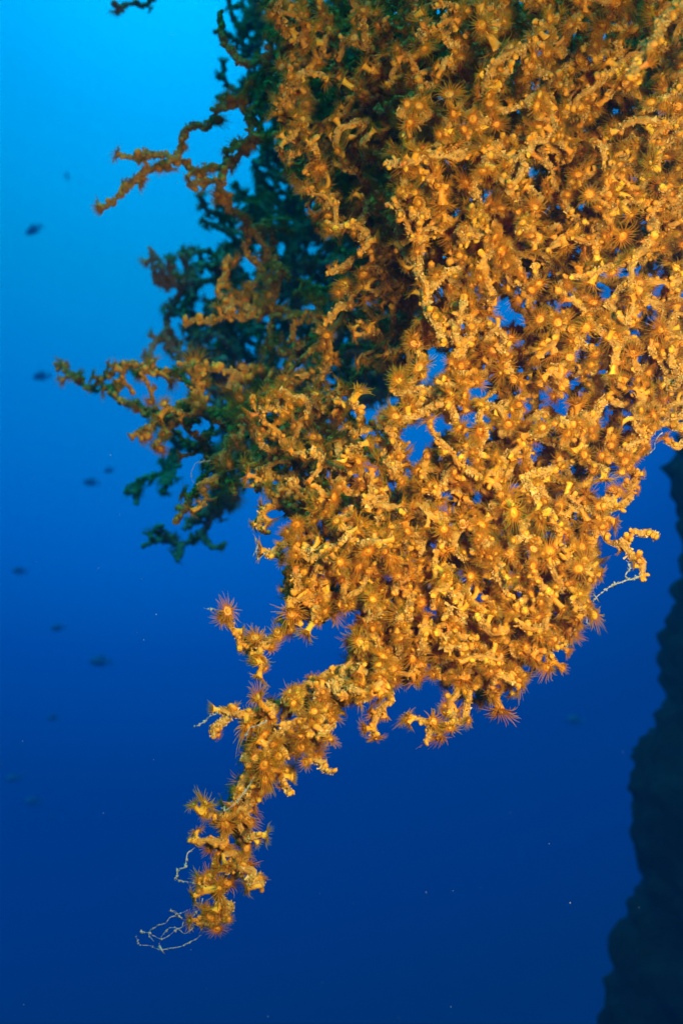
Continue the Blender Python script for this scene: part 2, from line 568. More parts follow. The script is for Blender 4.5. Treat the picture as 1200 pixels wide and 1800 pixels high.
class Colony:
    def __init__(self, root):
        self.root = np.asarray(root, float)
        self.paths = []                       # dict(C, r, limb, crust, open, dens, size)
        self.nodes = np.zeros((0, 3))
        self.node_limb = np.zeros(0, int)
        self.nlimb = 0
        self.face = 0.35
        self.far = 1.0
        self.big = 1.0

    def put(self, C, r, limb, crust, open_p, dens, size, tip=True):
        r = r * 0.63 * self.big
        size = size * self.big * 0.77
        self.paths.append(dict(C=C, r=r, limb=limb, crust=crust, open=open_p, dens=dens, size=size, tip=tip))
        pick = C[::3]
        self.nodes = np.vstack([self.nodes, pick])
        self.node_limb = np.concatenate([self.node_limb, np.full(len(pick), limb)])

    def limb(self):
        self.nlimb += 1
        return self.nlimb - 1

    def near(self, p):
        d = np.linalg.norm(self.nodes - p, axis=1)
        i = int(d.argmin())
        return i, d[i]

    def wander(self, a, b, amp):
        n = max(2, int(np.linalg.norm(b - a) / 0.008))
        t = np.linspace(0, 1, n + 1)[:, None]
        P = a + (b - a) * t
        P[1:-1] += rng.normal(0, amp, (n - 1, 3))
        return P

    def bough(self, pts, r, crust=0.4, open_p=0.5, dens=1.0, size=1.0):
        P = np.array([at(p[0], p[1], p[2] * self.far) for p in pts])
        C = spline(P, 0.02)
        C[1:-1] += rng.normal(0, 0.004, C[1:-1].shape)
        C = spline(C, 0.0016)
        self.put(C, np.linspace(r, r * 0.7, len(C)), self.limb(), crust, open_p, dens, size)

    def sprig(self, pts, d0, d1, r=0.0029, crust=0.5, open_p=0.5, dens=1.0, size=1.0, join=True, own=True):
        if self.far == 1.0 and d0 >= 0.76:              # the branches reaching left stand further back
            d0, d1, r, size = d0 + 0.07, d1 + 0.09, r * 1.30, size * 1.30
        n = len(pts)
        P = np.array([at(u, v, self.far * (d0 + (d1 - d0) * i / max(1, n - 1))) for i, (u, v) in enumerate(pts)])
        if join and len(self.nodes):
            i, dist = self.near(P[0])
            if dist > 0.004:
                J = self.wander(self.nodes[i], P[0], 0.0025)
                P = np.vstack([J[:-1], P])
            limb = self.limb() if own else int(self.node_limb[i])
        else:
            limb = self.limb()
        C = spline(P, 0.006)
        C[1:-1] += rng.normal(0, 0.0009, C[1:-1].shape)
        C = spline(C, 0.0015)
        self.put(C, np.linspace(r * 1.05, r * 0.85, len(C)), limb, crust, open_p, dens, size)

    def fill(self, poly, drange, count, holes=(), r=0.0026, crust=(0.2, 0.9), open_p=0.6, dens=1.0, size=1.0, maxlen=0.07, mind=0.005, own_limit=60, curl=0.012, depth_fn=None):
        us = [p[0] for p in poly]
        vs_ = [p[1] for p in poly]
        made = tries = 0

        def free(q):
            u, v, d = to_px(q)
            if not in_poly(u, v, poly):
                return False
            for (hu, hv, ha, hb) in holes:
                if ((u - hu) / ha) ** 2 + ((v - hv) / hb) ** 2 < 0.5:
                    return False
            return True
        while made < count and tries < count * 14:
            tries += 1
            u, v = random.uniform(min(us), max(us)), random.uniform(min(vs_), max(vs_))
            lo, hi = drange
            if depth_fn:
                off = depth_fn(u, v)
            else:
                off = 0
            d = (random.uniform(lo, hi) + off) * self.far
            q = at(u, v, d)
            if not free(q):
                continue
            i, dist = self.near(q)
            if dist < mind or dist > maxlen:
                continue
            a = self.nodes[i]
            P = self.wander(a, q, 0.0028)
            # curl on past the target
            dirn = unit(P[-1] - P[-2])
            ext = []
            x = P[-1]
            for s in range(random.randint(0, 3)):
                dirn = unit(dirn + rng.normal(0, 0.65, 3))
                x = x + dirn * curl * 0.5
                if free(x):
                    ext.append(x)
            if ext:
                P = np.vstack([P, ext])
            if not all(free(x) for x in P[len(P) // 2:]):
                continue
            own = self.nlimb < own_limit and dist > 0.012
            limb = self.limb() if own else int(self.node_limb[i])
            C = spline(P, 0.0016)
            rr = r * random.uniform(0.8, 1.2)
            self.put(C, np.linspace(rr, rr * 0.85, len(C)), limb, random.uniform(*crust), open_p, dens, size)
            made += 1
        return made

    def build(self, name, label, grain_rate, bufmats, npolyp, subparts=True, crumbs=26):
        root = link(name, None)
        root.location = self.root
        tag(root, label, 'coral')
        limbs = {}
        polyps = []
        for p in self.paths:
            b = limbs.setdefault(p['limb'], Buf())
            C, r = p['C'], np.array(p['r'])
            n = len(C)
            taper = np.ones(n)
            taper[-1] = 0.55
            if n > 3: taper[-2] = 0.85
            c0 = p['crust']
            tint = np.clip(c0 + rng.normal(0, 0.15, n), 0, 1)
            T, N, B = tube(b, C, r * taper, 8, 0.30, tint)
            grains(b, C, r, grain_rate * (0.5 + 1.6 * c0), 0.00034, c0)
            # polyps
            L = np.linalg.norm(np.diff(C, axis=0), axis=1).sum()
            gap = 0.0041 / p['dens'] * p['size']
            m = int(L / gap)
            for k in range(m):
                i = min(n - 1, int((k + random.uniform(0.1, 0.9)) / max(1, m) * n))
                a = random.uniform(0, 6.283)
                nrm = math.cos(a) * N[i] + math.sin(a) * B[i] + T[i] * random.gauss(0, 0.3)
                nrm = unit(nrm) + self.face * np.array([0.15, -1.0, 0.0])
                s = p['size'] * min(1.45, max(0.42, random.gauss(0.88, 0.26)))
                polyps.append(make_polyp(C[i] + unit(nrm) * r[i] * 0.75, nrm, s, p['open']))
                polyps[-1].limb = p['limb']
            if p['tip']:
                polyps.append(make_polyp(C[-1], T[-1] + rng.normal(0, 0.25, 3), p['size'] * random.uniform(0.85, 1.2), p['open']))
                polyps[-1].limb = p['limb']
        # crumbs of sediment on the sides of the polyps
        for o in polyps:
            V0 = (OPEN[o.var]['col'][0] if o.kind == 'open' else SHUT[o.var][0])
            V0 = V0[V0[:, 2] < (0.0042 if o.kind == 'open' else 0.0026)]
            m = int(crumbs * random.uniform(0.2, 1.8))
            if m < 1:
                continue
            P = V0[rng.integers(0, len(V0), m)] * np.array([1.04, 1.04, 1]) + rng.normal(0, 0.0003, (m, 3))
            P = warp(P, o.sq, 1 / o.sq, o.lean) * o.s @ basis(o.n, o.roll).T + o.p
            sz = 0.00030 * o.s * np.exp(rng.normal(0, 0.45, m))
            G = np.einsum('mij,mkj->mki', rand_rot(m), TET[None] * sz[:, None, None]) + P[:, None]
            limbs[o.limb].add(G.reshape(-1, 3), None, (TETF[None] + 4 * np.arange(m)[:, None, None]).reshape(-1, 3),
                              np.repeat(np.clip(1.5 + rng.normal(0, 0.25, m), 1.01, 2), 4))
        # limbs -> branches
        ks = sorted(limbs)
        for k in ks:
            link('branch', limbs[k].mesh('branch', bufmats['crust'], self.root, smooth=False), root)
        # which polyps show: coarse depth buffer
        cell = 9
        zb = {}
        for p in self.paths:
            for q in p['C'][::2]:
                u, v, d = to_px(q)
                key = (int(u // cell), int(v // cell))
                zb[key] = min(zb.get(key, 9), d)
        for o in polyps:
            u, v, d = to_px(o.p + o.n * 0.005)
            key = (int(u // cell), int(v // cell))
            if o.kind != 'open':
                zb[key] = min(zb.get(key, 9), d)
        for o in polyps:
            q = o.p + o.n * 0.006 * o.s
            u, v, d = to_px(q)
            vis = 0 <= u <= 1200 and 0 <= v <= 1800
            hid = sum(1 for du in (-1, 0, 1) for dv_ in (-1, 0, 1) if zb.get((int(u // cell) + du, int(v // cell) + dv_), 9) < d - 0.006)
            face = max(0.15, -o.n.dot(unit(q)))
            o.score = (o.s / d) * (2.2 if o.kind == 'open' else 0.8) * (0.5 + face) * (1 - hid / 9) * vis
        polyps.sort(key=lambda o: -o.score)
        shown, rest = polyps[:npolyp], polyps[npolyp:]
        for o in shown:
            pb = Buf()
            W, Q, tt = o.shape('col')
            pb.add(W, Q, None, tt)
            if o.kind == 'open' and not subparts:
                for wh in ('disc', 'tent'):
                    W, Q, tt = o.shape(wh)
                    pb.add(W, Q, None, tt)
            po = link('polyp', pb.mesh('polyp', bufmats['body'], o.p), root)
            po.location = o.p - self.root
            if o.kind == 'open' and subparts:
                for wh, nm, mk in (('disc', 'oral_disc', 'disc'), ('tent', 'tentacles', 'tent')):
                    W, Q, tt = o.shape(wh)
                    sb = Buf()
                    sb.add(W, Q, None, tt)
                    link(nm, sb.mesh(nm, bufmats[mk], o.p), po)
        # all the others as one part with three materials
        b, mi = Buf(), []
        for o in rest:
            if o.kind == 'open':
                for wh, k in (('col', 0), ('disc', 1), ('tent', 2)):
                    W, Q, tt = o.shape(wh)
                    b.add(W, Q, None, tt)
                    mi.append(np.full(len(Q), k))
            else:
                W, Q, tt = o.shape('shut')
                b.add(W, Q, None, tt)
                mi.append(np.full(len(Q), 0))
        me = b.mesh('small_polyps', bufmats['body'], self.root)
        me.materials.append(bufmats['disc'])
        me.materials.append(bufmats['tent'])
        me.polygons.foreach_set('material_index', np.concatenate(mi).astype(np.int32))
        sp = link('small_polyps', me, root)
        sp['kind'] = 'stuff'
        print(name, 'limbs', len(limbs), 'paths', len(self.paths), 'polyps', len(polyps), 'faces', len(me.polygons))
        return root


DARKM = dict(crust=M['crust_hazed'], body=M['body_hazed'], disc=M['body_hazed'], tent=M['tent'])
COLM = dict(crust=M['crust'], body=M['body'], disc=M['disc'], tent=M['tent'])

# ------------------------------------------------------------------ the setting: reef wall on the right, overhang above the frame
sil = [(-900, 2600), (-300, 1900), (300, 1290), (560, 1192), (620, 1178), (700, 1174), (800, 1176), (850, 1174), (900, 1170), (960, 1168), (1010, 1160), (1030, 1162), (1090, 1168),
       (1125, 1162), (1150, 1156), (1200, 1142), (1250, 1150), (1290, 1136), (1350, 1106), (1385, 1092), (1450, 1092), (1480, 1098), (1520, 1106),
       (1560, 1104), (1600, 1100), (1650, 1098), (1700, 1086), (1750, 1078), (1800, 1070), (2000, 1040), (2600, 900), (4000, 700)]


def xsil(v):
    for (a, ua), (b, ub) in zip(sil, sil[1:]):
        if a <= v <= b:
            return ua + (ub - ua) * (v - a) / (b - a)
    return sil[-1][1] if v > sil[-1][0] else sil[0][1]


D0 = 3.0
nz, ns = 330, 150
V = []
for i in range(nz):
    t = i / (nz - 1)
    z = -3.6 + 5.9 * t
    v = 900 - z / (D0 * K)
    xs = (xsil(v) - 572) * D0 * K
    for j in range(ns):
        s = -1 + 2 * j / (ns - 1)
        sg = math.copysign(abs(s) ** 1.3, s)
        y = D0 + (1.3 if s < 0 else 2.2) * sg
        x = xs + 1.15 * abs(s) ** 1.7
        q = Vector((x, y, z))
        f = mnoise.fractal(q * 3.2, 0.9, 2.1, 5) * 0.06 + mnoise.noise(q * 6 + Vector((5, 2, 9))) * 0.035 + mnoise.noise(q * 15) * 0.025
        cell_ = 0.014 * mnoise.noise(q * 45) + 0.020 * mnoise.noise(q * 26)
        V.append((x - f - cell_ + 0.015, y + 0.5 * f, z + 0.6 * f))
i = np.arange(nz - 1)[:, None] * ns
j = np.arange(ns - 1)[None]
Q = np.stack([i + j, i + j + 1, i + ns + j + 1, i + ns + j], -1).reshape(-1, 4)
b = Buf()
b.add(V, Q)
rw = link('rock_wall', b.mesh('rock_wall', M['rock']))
tag(rw, 'dark reef wall dropping down behind the golden coral', 'rock wall', kind='structure')

b = Buf()
C = spline(np.array([(2.6, 3.6, 1.9), (1.75, 2.9, 1.55), (1.05, 2.0, 1.22), (0.66, 1.35, 0.92), (0.36, 0.76, 0.62), (0.30, 0.62, 0.60)]), 0.02)
rr = np.interp(np.linspace(0, 1, len(C)), [0, .3, .6, .8, 1], [.62, .36, .20, .13, .05])
T_, N_, B_ = frames(C)
seg = 40
a = np.arange(seg) * 2 * math.pi / seg
V = (C[:, None] + rr[:, None, None] * (np.cos(a)[None, :, None] * N_[:, None] + np.sin(a)[None, :, None] * B_[:, None])).reshape(-1, 3)
V = np.array([np.array(p) + np.array(mnoise.noise_vector(Vector(p) * 7)) * 0.035 + np.array(mnoise.noise_vector(Vector(p) * 28)) * 0.012 for p in V])
i = np.arange(len(C) - 1)[:, None] * seg
j = np.arange(seg)[None]
k = (j + 1) % seg
b.add(V, np.stack([i + j, i + k, i + seg + k, i + seg + j], -1).reshape(-1, 4))
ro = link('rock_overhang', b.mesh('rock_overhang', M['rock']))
tag(ro, 'dark rock spur of the reef wall from which the corals hang', 'rock', kind='structure')

# ------------------------------------------------------------------ the golden colony
ROOT1 = np.array([0.34, 0.73, 0.52])
u1, v1, d1 = to_px(ROOT1)
gold = Colony(ROOT1)
gold.bough([(u1, v1, d1), (1250, -150, .70), (1080, 150, .68), (980, 420, .66), (900, 700, .64), (820, 950, .62), (750, 1110, .585)], .0042)
gold.bough([(1250, -150, .70), (950, -20, .72), (820, 120, .74), (700, 300, .78), (620, 500, .80), (520, 650, .80), (440, 740, .78)], .0036)
gold.bough([(980, 420, .66), (1080, 650, .64), (1040, 850, .62), (980, 1000, .60)], .0033)
gold.bough([(900, 700, .64), (740, 850, .64), (620, 930, .62), (570, 1000, .59)], .0033)
gold.bough([(820, 120, .74), (640, 60, .78), (540, 130, .80), (510, 220, .80)], .0033)
gold.bough([(1250, -150, .70), (1190, 150, .64), (1175, 400, .62), (1155, 600, .60), (1140, 720, .60)], .0033)

# hanging tail at the lower left
g = dict(crust=0.5, open_p=0.42, dens=1.2, size=1.05)
gold.sprig([(770, 1110), (700, 1130), (650, 1150), (600, 1178), (560, 1192), (525, 1222), (470, 1245), (425, 1258), (386, 1248)], .585, .555, .0033, **g)
gold.sprig([(700, 1160), (645, 1200), (595, 1240), (550, 1270), (520, 1300), (480, 1330), (442, 1370), (430, 1400), (402, 1440), (386, 1490), (372, 1540), (384, 1580), (395, 1612), (352, 1622)], .58, .55, .0034, **g)
gold.sprig([(470, 1245), (455, 1290), (447, 1330), (432, 1370), (415, 1410)], .56, .555, .0031, **g)
gold.sprig([(400, 1262), (380, 1275), (375, 1292)], .555, .55, .003, 0.9, 0.2)
gold.sprig([(640, 1205), (600, 1225), (585, 1265), (575, 1290)], .575, .57, .003, **g)
gold.sprig([(560, 1265), (530, 1265), (505, 1280), (480, 1300), (462, 1330)], .56, .55, .003, **g)
gold.sprig([(540, 1290), (550, 1330), (565, 1345), (583, 1356)], .56, .55, .0026, 0.7, 0.3)
gold.sprig([(480, 1335), (492, 1365), (508, 1392)], .56, .55, .0026, **g)
gold.sprig([(460, 1350), (455, 1390), (440, 1410), (425, 1440), (440, 1470), (456, 1468)], .56, .55, .003, **g)
gold.sprig([(400, 1440), (370, 1435), (352, 1430)], .555, .55, .0022, 0.3, 1.0)
gold.sprig([(392, 1480), (360, 1480), (338, 1478)], .555, .55, .003, **g)
gold.sprig([(392, 1500), (420, 1508), (435, 1540), (452, 1545), (460, 1562)], .555, .55, .0029, **g)
gold.sprig([(425, 1440), (432, 1480), (420, 1520), (400, 1530)], .56, .555, .0029, **g)
gold.sprig([(378, 1545), (355, 1562), (348, 1572)], .555, .55, .0028, **g)
gold.sprig([(390, 1585), (402, 1590), (398, 1610)], .552, .55, .0028, **g)
gold.sprig([(395, 1612), (370, 1625), (345, 1618)], .551, .55, .003, **g)
# the little hooked branch over the gap
g2 = dict(crust=0.5, open_p=0.45, dens=1.1, size=1.05)
gold.sprig([(690, 1035), (650, 1050), (610, 1058), (575, 1050), (545, 1078), (505, 1100), (482, 1120), (455, 1138), (428, 1133), (410, 1108), (398, 1078)], .60, .56, .0029, **g2)
gold.sprig([(455, 1138), (462, 1155), (460, 1172)], .565, .56, .0024, 0.6, 0.8)
gold.sprig([(548, 1075), (548, 1098)], .57, .565, .0024, **g2)
gold.sprig([(590, 960), (550, 985), (510, 1000), (508, 1040), (515, 1068), (525, 1095)], .60, .575, .0029, **g2)
gold.sprig([(575, 890), (545, 910), (515, 940), (490, 965), (470, 975)], .60, .575, .0030, 0.75, 0.45)
gold.sprig([(500, 890), (470, 895), (455, 915), (470, 935)], .63, .61, .0026, 0.2, 0.3)
gold.sprig([(630, 1000), (600, 1010), (560, 1030), (545, 1060)], .60, .575, .0029, **g2)
# bottom edge
gold.sprig([(740, 1120), (700, 1140), (672, 1190), (690, 1225), (664, 1258), (658, 1290)], .585, .57, .0026, **g2)
gold.sprig([(800, 1180), (822, 1220), (812, 1262), (780, 1278), (752, 1276), (728, 1262)], .575, .56, .0024, 0.6, 0.6)
gold.sprig([(755, 1278), (750, 1300)], .562, .56, .0020, 0.7, 0.2)
gold.sprig([(800, 1190), (790, 1240), (796, 1270)], .575, .56, .0026, 0.4, 0.9)
gold.sprig([(850, 1200), (880, 1215), (900, 1200)], .585, .575, .0026, **g2)
gold.sprig([(920, 1130), (950, 1152), (978, 1168)], .59, .575, .0026, 0.3, 0.9)
# right-hand hooks
gold.sprig([(1030, 920), (1060, 940), (1090, 952), (1105, 938), (1128, 937), (1152, 942)], .60, .58, .0024, 0.75, 0.15)
gold.sprig([(1090, 952), (1104, 975), (1128, 985), (1128, 1012)], .59, .58, .0026, 0.75, 0.15)
gold.sprig([(1230, 745), (1190, 752), (1150, 742), (1128, 740), (1112, 772), (1102, 802)], .60, .58, .0028, 0.7, 0.3)
gold.sprig([(1230, 770), (1200, 780), (1175, 775)], .59, .58, .0026, 0.6, 0.3)
gold.sprig([(1100, 800), (1112, 860), (1080, 890), (1050, 905)], .60, .585, .0029, **g2)
gold.sprig([(1060, 900), (1040, 960), (1035, 1010), (1030, 1070)], .60, .585, .0029, **g2)
# pale crusted limbs over the front
g3 = dict(crust=0.85, open_p=0.35, dens=1.2, size=1.05)
gold.sprig([(1060, -60), (1010, 40), (972, 78), (960, 130), (965, 190), (970, 228), (948, 250), (900, 246), (850, 262), (775, 272), (682, 288)], .60, .56, .0034, **g3)
gold.sprig([(900, -40), (872, 50), (850, 120), (845, 185), (862, 215)], .62, .57, .0032, **g3)
gold.sprig([(830, 400), (800, 412), (745, 420), (738, 470), (750, 530), (778, 600)], .60, .57, .0032, **g3)
gold.sprig([(800, 480), (828, 520), (840, 560), (815, 610), (800, 650), (822, 660)], .61, .58, .003, **g3)
gold.sprig([(1170, 240), (1136, 300), (1132, 350), (1150, 400), (1122, 440), (1110, 500)], .59, .56, .0032, 0.5, 0.4, 1.2, 1.05)
gold.sprig([(1240, -30), (1180, 20), (1150, 60), (1130, 95), (1108, 135)], .52, .46, .0034, 0.6, 0.15, 1.1, 1.0)
gold.sprig([(900, 760), (960, 770), (1000, 800), (960, 830), (920, 840)], .60, .565, .0032, **g3)
gold.sprig([(680, 760), (690, 830), (750, 880), (760, 930), (735, 960)], .60, .57, .003, **g3)
gold.sprig([(830, 620), (800, 690), (720, 690), (690, 680)], .61, .57, .003, **g3)
gold.sprig([(690, 750), (640, 750), (628, 720), (620, 705)], .61, .58, .0028, **g3)
gold.sprig([(1000, 560), (1060, 580), (1130, 610), (1165, 640), (1180, 690)], .60, .575, .003, 0.6, 0.5)
gold.sprig([(640, 880), (600, 830), (560, 800), (548, 795)], .61, .58, .003, 0.9, 0.1)
gold.sprig([(900, 250), (980, 200), (1040, 160), (1060, 130)], .60, .57, .003, 0.6, 0.5)
gold.sprig([(795, 255), (775, 240), (785, 215), (790, 185)], .57, .555, .0028, 0.2, 1.0, 0.9, 1.15)
# mid-distance branches reaching left (browner, less strobe)
m = dict(crust=0.55, open_p=0.28, dens=1.25, size=1.12)
gold.sprig([(490, 95), (455, 105), (430, 110), (405, 88), (388, 55), (386, 22)], .80, .80, .0036, 0.6, 0.1, 1.0, 0.9)
gold.sprig([(470, 110), (440, 150), (415, 185), (385, 192), (365, 222), (328, 225), (315, 268), (292, 286), (262, 300), (230, 320), (208, 345), (185, 362)], .82, .84, .0034, **m)
gold.sprig([(305, 278), (272, 272), (245, 274), (218, 272)], .83, .83, .0030, **m)
gold.sprig([(470, 245), (440, 242), (425, 265), (400, 286), (372, 292), (345, 300), (320, 282)], .81, .83, .0031, **m)
gold.sprig([(402, 288), (388, 312), (360, 318), (334, 325)], .82, .82, .0029, **m)
gold.sprig([(440, 238), (440, 200), (452, 178), (480, 140)], .81, .80, .0030, **m)
gold.sprig([(430, 265), (415, 250), (408, 262)], .82, .81, .0028, **m)
gold.sprig([(500, 215), (490, 250), (505, 278), (540, 284), (575, 280), (595, 265)], .77, .75, .0032, 0.7, 0.3, 1.1, 1.05)
gold.sprig([(515, 280), (520, 300), (530, 318)], .76, .75, .0028, **m)
gold.sprig([(575, 150), (560, 200), (590, 260), (620, 300)], .77, .75, .0029, **m)
gold.sprig([(475, 470), (445, 458), (432, 430), (440, 402), (470, 398), (508, 404)], .86, .86, .0030, **m)
gold.sprig([(470, 398), (480, 412), (480, 428)], .86, .86, .0028, **m)
gold.sprig([(400, 550), (390, 525), (384, 500), (395, 475), (400, 452)], .84, .84, .0029, **m)
gold.sprig([(470, 540), (450, 545), (428, 560), (402, 548), (372, 565), (345, 560), (324, 570)], .84, .83, .0029, **m)
gold.sprig([(495, 470), (485, 520), (475, 560), (478, 610), (470, 660)], .83, .80, .0031, **m)
gold.sprig([(420, 655), (370, 645), (335, 648), (320, 640)], .80, .79, .0028, **m)
gold.sprig([(350, 690), (310, 660), (270, 648), (236, 642), (205, 645), (182, 665), (156, 680), (132, 664), (112, 648), (100, 640)], .82, 1.06, .0024, 0.35, 0.35, 1.1, 1.15)
gold.sprig([(330, 740), (290, 735), (268, 722), (240, 712), (206, 700), (195, 682), (212, 672)], .80, .95, .0027, **m)
gold.sprig([(250, 648), (262, 670), (268, 700)], .83, .82, .0022, 0.3, 0.3)
gold.sprig([(218, 645), (216, 670), (232, 688)], .84, .84, .0020, 0.3, 0.3)
gold.sprig([(430, 735), (370, 720), (320, 715), (285, 728), (262, 745), (240, 762)], .78, .78, .0034, 0.6, 0.5, 1.3, 1.1)
gold.sprig([(320, 715), (295, 745), (275, 778)], .78, .775, .0031, 0.6, 0.5, 1.3, 1.1)
gold.sprig([(460, 745), (420, 775), (385, 800), (358, 840), (335, 875), (310, 917)], .76, .74, .0034, 0.9, 0.25)
gold.sprig([(385, 800), (400, 850), (412, 868)], .75, .74, .0028, 0.7, 0.3)
gold.sprig([(350, 850), (362, 870), (352, 890)], .745, .74, .0030, 0.8, 0.3)
gold.sprig([(500, 740), (470, 790), (440, 800), (410, 780)], .76, .74, .0031, 0.7, 0.4)
gold.sprig([(580, 640), (575, 600), (562, 580), (570, 570)], .72, .70, .0029, 0.5, 0.9)
gold.sprig([(700, 430), (640, 440), (600, 470), (575, 480)], .70, .68, .0030, 0.6, 0.5)
gold.sprig([(720, 490), (670, 500), (620, 510), (600, 510)], .70, .68, .0030, 0.6, 0.5)

HOLES = [(1150, 530, 26, 34), (1110, 585, 24, 18), (990, 540, 14, 18), (1192, 488, 12, 12), (820, 335, 9, 9), (655, 735, 26, 22), (690, 695, 14, 12), (1010, 700, 12, 10),
         (905, 480, 10, 8), (985, 545, 14, 12), (945, 610, 9, 9), (935, 700, 24, 14), (895, 815, 12, 12), (960, 830, 10, 8), (1055, 860, 22, 20), (1060, 930, 22, 26),
         (835, 725, 9, 13), (810, 750, 10, 16), (830, 905, 10, 16), (660, 960, 16, 12), (590, 900, 14, 10), (600, 985, 12, 9), (690, 1020, 12, 9), (700, 1045, 20, 12),
         (880, 1060, 14, 10), (850, 1115, 12, 16), (560, 1005, 16, 14), (770, 640, 10, 10), (960, 480, 10, 10), (845, 590, 9, 8), (880, 560, 9, 8), (1165, 575, 22, 14),
         (1000, 990, 12, 16), (980, 880, 10, 10), (640, 830, 10, 10), (1130, 740, 10, 8)]
A = [(700, -40), (1230, -40), (1230, 720), (1150, 745), (1128, 820), (1100, 890), (1060, 900), (1052, 960), (1035, 1060), (1010, 1120), (975, 1150), (920, 1190),
     (880, 1222), (832, 1225), (800, 1195), (745, 1150), (705, 1150), (690, 1090), (700, 1050), (640, 1066), (560, 1075), (515, 1075), (495, 1020), (500, 960), (520, 905),
     (480, 870), (470, 810), (560, 760), (660, 755), (690, 690), (745, 590), (735, 500), (690, 420), (680, 300), (705, 160)]
dfa = lambda u, v: 0.00010 * abs(u - 900) * 0.35
n1 = gold.fill(A, (.555, .68), 960, HOLES, open_p=0.5, own_limit=96, depth_fn=dfa)
LOW = [(540, 900), (700, 860), (900, 820), (1060, 880), (1030, 1060), (900, 1190), (800, 1180), (700, 1120), (680, 1080), (560, 1070), (510, 1040)]
n1b = gold.fill(LOW, (.555, .60), 150, HOLES, open_p=0.5, own_limit=96)
A2 = [(640, -40), (1230, -40), (1230, 470), (1000, 470), (900, 520), (800, 480), (740, 660), (640, 690), (620, 400), (640, 200)]
n2 = gold.fill(A2, (.66, .80), 620, HOLES[:3], open_p=0.55, own_limit=96)
B_poly = [(480, -40), (720, -40), (700, 300), (690, 450), (750, 600), (700, 690), (610, 740), (480, 840), (420, 860), (350, 850), (320, 900), (340, 830), (290, 770), (240, 760),
          (250, 725), (330, 700), (350, 640), (430, 600), (450, 480), (560, 470), (580, 330), (490, 240), (430, 262), (460, 120)]
n3 = gold.fill(B_poly, (.80, .96), 110, [(655, 735, 26, 22), (690, 695, 14, 12), (420, 690, 12, 10), (560, 830, 14, 12)], open_p=0.4, own_limit=96, size=1.2)
TAIL = [(640, 1160), (700, 1150), (690, 1200), (620, 1240), (560, 1300), (510, 1350), (450, 1400), (430, 1450), (440, 1500), (400, 1560), (390, 1600), (365, 1580), (375, 1500),
        (390, 1420), (440, 1340), (450, 1280), (400, 1260), (480, 1235), (560, 1190)]
TOPC = [(470, -40), (760, -40), (745, 330), (700, 440), (650, 460), (560, 400), (490, 280), (480, 90)]
n3b = gold.fill(TOPC, (.63, .82), 240, [(600, 60, 10, 12), (690, 110, 9, 9), (640, 230, 10, 12)], open_p=0.4, own_limit=96, size=1.05)
GAP = [(430, 690), (560, 690), (660, 730), (610, 800), (530, 890), (480, 900), (430, 810)]
n3d = gold.fill(GAP, (.63, .78), 75, [(560, 830, 14, 12), (655, 735, 18, 14)], open_p=0.5, own_limit=96)
JOIN = [(640, 1080), (720, 1050), (870, 1150), (870, 1215), (805, 1205), (755, 1175), (700, 1195), (650, 1205), (600, 1180)]
n3c = gold.fill(JOIN, (.565, .60), 60, [(735, 1235, 30, 25)], open_p=0.55, own_limit=96)
n4 = gold.fill(TAIL, (.55, .575), 42, [(520, 1265, 22, 12), (545, 1320, 10, 8)], open_p=0.5, own_limit=96, crust=(0.6, 0.95), mind=0.005, dens=1.1)
print('fills', n1, n1b, n2, n3, n4)
GOLD = gold.build('coral_colony', 'bright golden orange coral bush hanging down from the right, covered with open polyps', 10.0, COLM, 100)

# ------------------------------------------------------------------ the dark colony behind
FAR = 1.36                        # how much deeper this colony stands than the sketch depths below
ROOT2 = np.array([0.62, 1.02 * FAR, 0.86])
u2, v2, d2 = to_px(ROOT2)
dark = Colony(ROOT2)
dark.face = 0.0
dark.far = FAR
dark.big = 1.12
dk = dict(crust=0.65, open_p=0.3, dens=0.9, size=1.35)
dark.bough([(u2, v2, d2 / FAR), (1100, -330, 1.02), (680, -150, 1.03), (600, 150, 1.08), (550, 400, 1.10), (480, 600, 1.10), (410, 750, 1.06), (370, 890, 1.03)], .0052, **dk)
dark.bough([(680, -150, 1.03), (470, -60, 1.03), (430, 60, 1.02), (440, 130, 1.02)], .0045, **dk)
dark.bough([(600, 150, 1.08), (660, 350, 1.10), (690, 540, 1.10)], .0045, **dk)
dark.bough([(550, 400, 1.10), (450, 420, 1.05), (400, 480, 1.04)], .0042, **dk)
dark.bough([(480, 600, 1.10), (380, 610, 1.06), (320, 625, 1.04)], .0042, **dk)
r = dict(r=.0050, crust=0.7, open_p=0.4, dens=1.1, size=1.65)
dark.sprig([(430, 60), (410, 30), (400, -10)], 1.02, 1.02, **r)
dark.sprig([(435, 90), (405, 60), (378, 55)], 1.02, 1.01, **r)
dark.sprig([(440, 150), (410, 165), (382, 170)], 1.02, 1.01, **r)
dark.sprig([(440, 160), (400, 150), (392, 118)], 1.02, 1.01, **r)
dark.sprig([(455, 300), (445, 285), (470, 290)], 1.03, 1.02, **r)
dark.sprig([(480, 350), (450, 345), (422, 350), (416, 322)], 1.05, 1.03, **r)
dark.sprig([(450, 385), (425, 380), (395, 376), (368, 372), (352, 348)], 1.05, 1.02, **r)
dark.sprig([(395, 378), (393, 350), (410, 342)], 1.04, 1.02, **r)
dark.sprig([(420, 430), (395, 405), (362, 390)], 1.04, 1.02, **r)
dark.sprig([(400, 490), (370, 490), (330, 500), (292, 502), (272, 488), (266, 440)], 1.04, 1.00, **r)
dark.sprig([(280, 490), (285, 470)], 1.01, 1.0, **r)
dark.sprig([(345, 495), (330, 475), (318, 450)], 1.03, 1.0, **r)
dark.sprig([(385, 485), (366, 465), (352, 475)], 1.03, 1.01, **r)
dark.sprig([(330, 505), (300, 540), (292, 575), (272, 605), (258, 640)], 1.03, 1.01, **r)
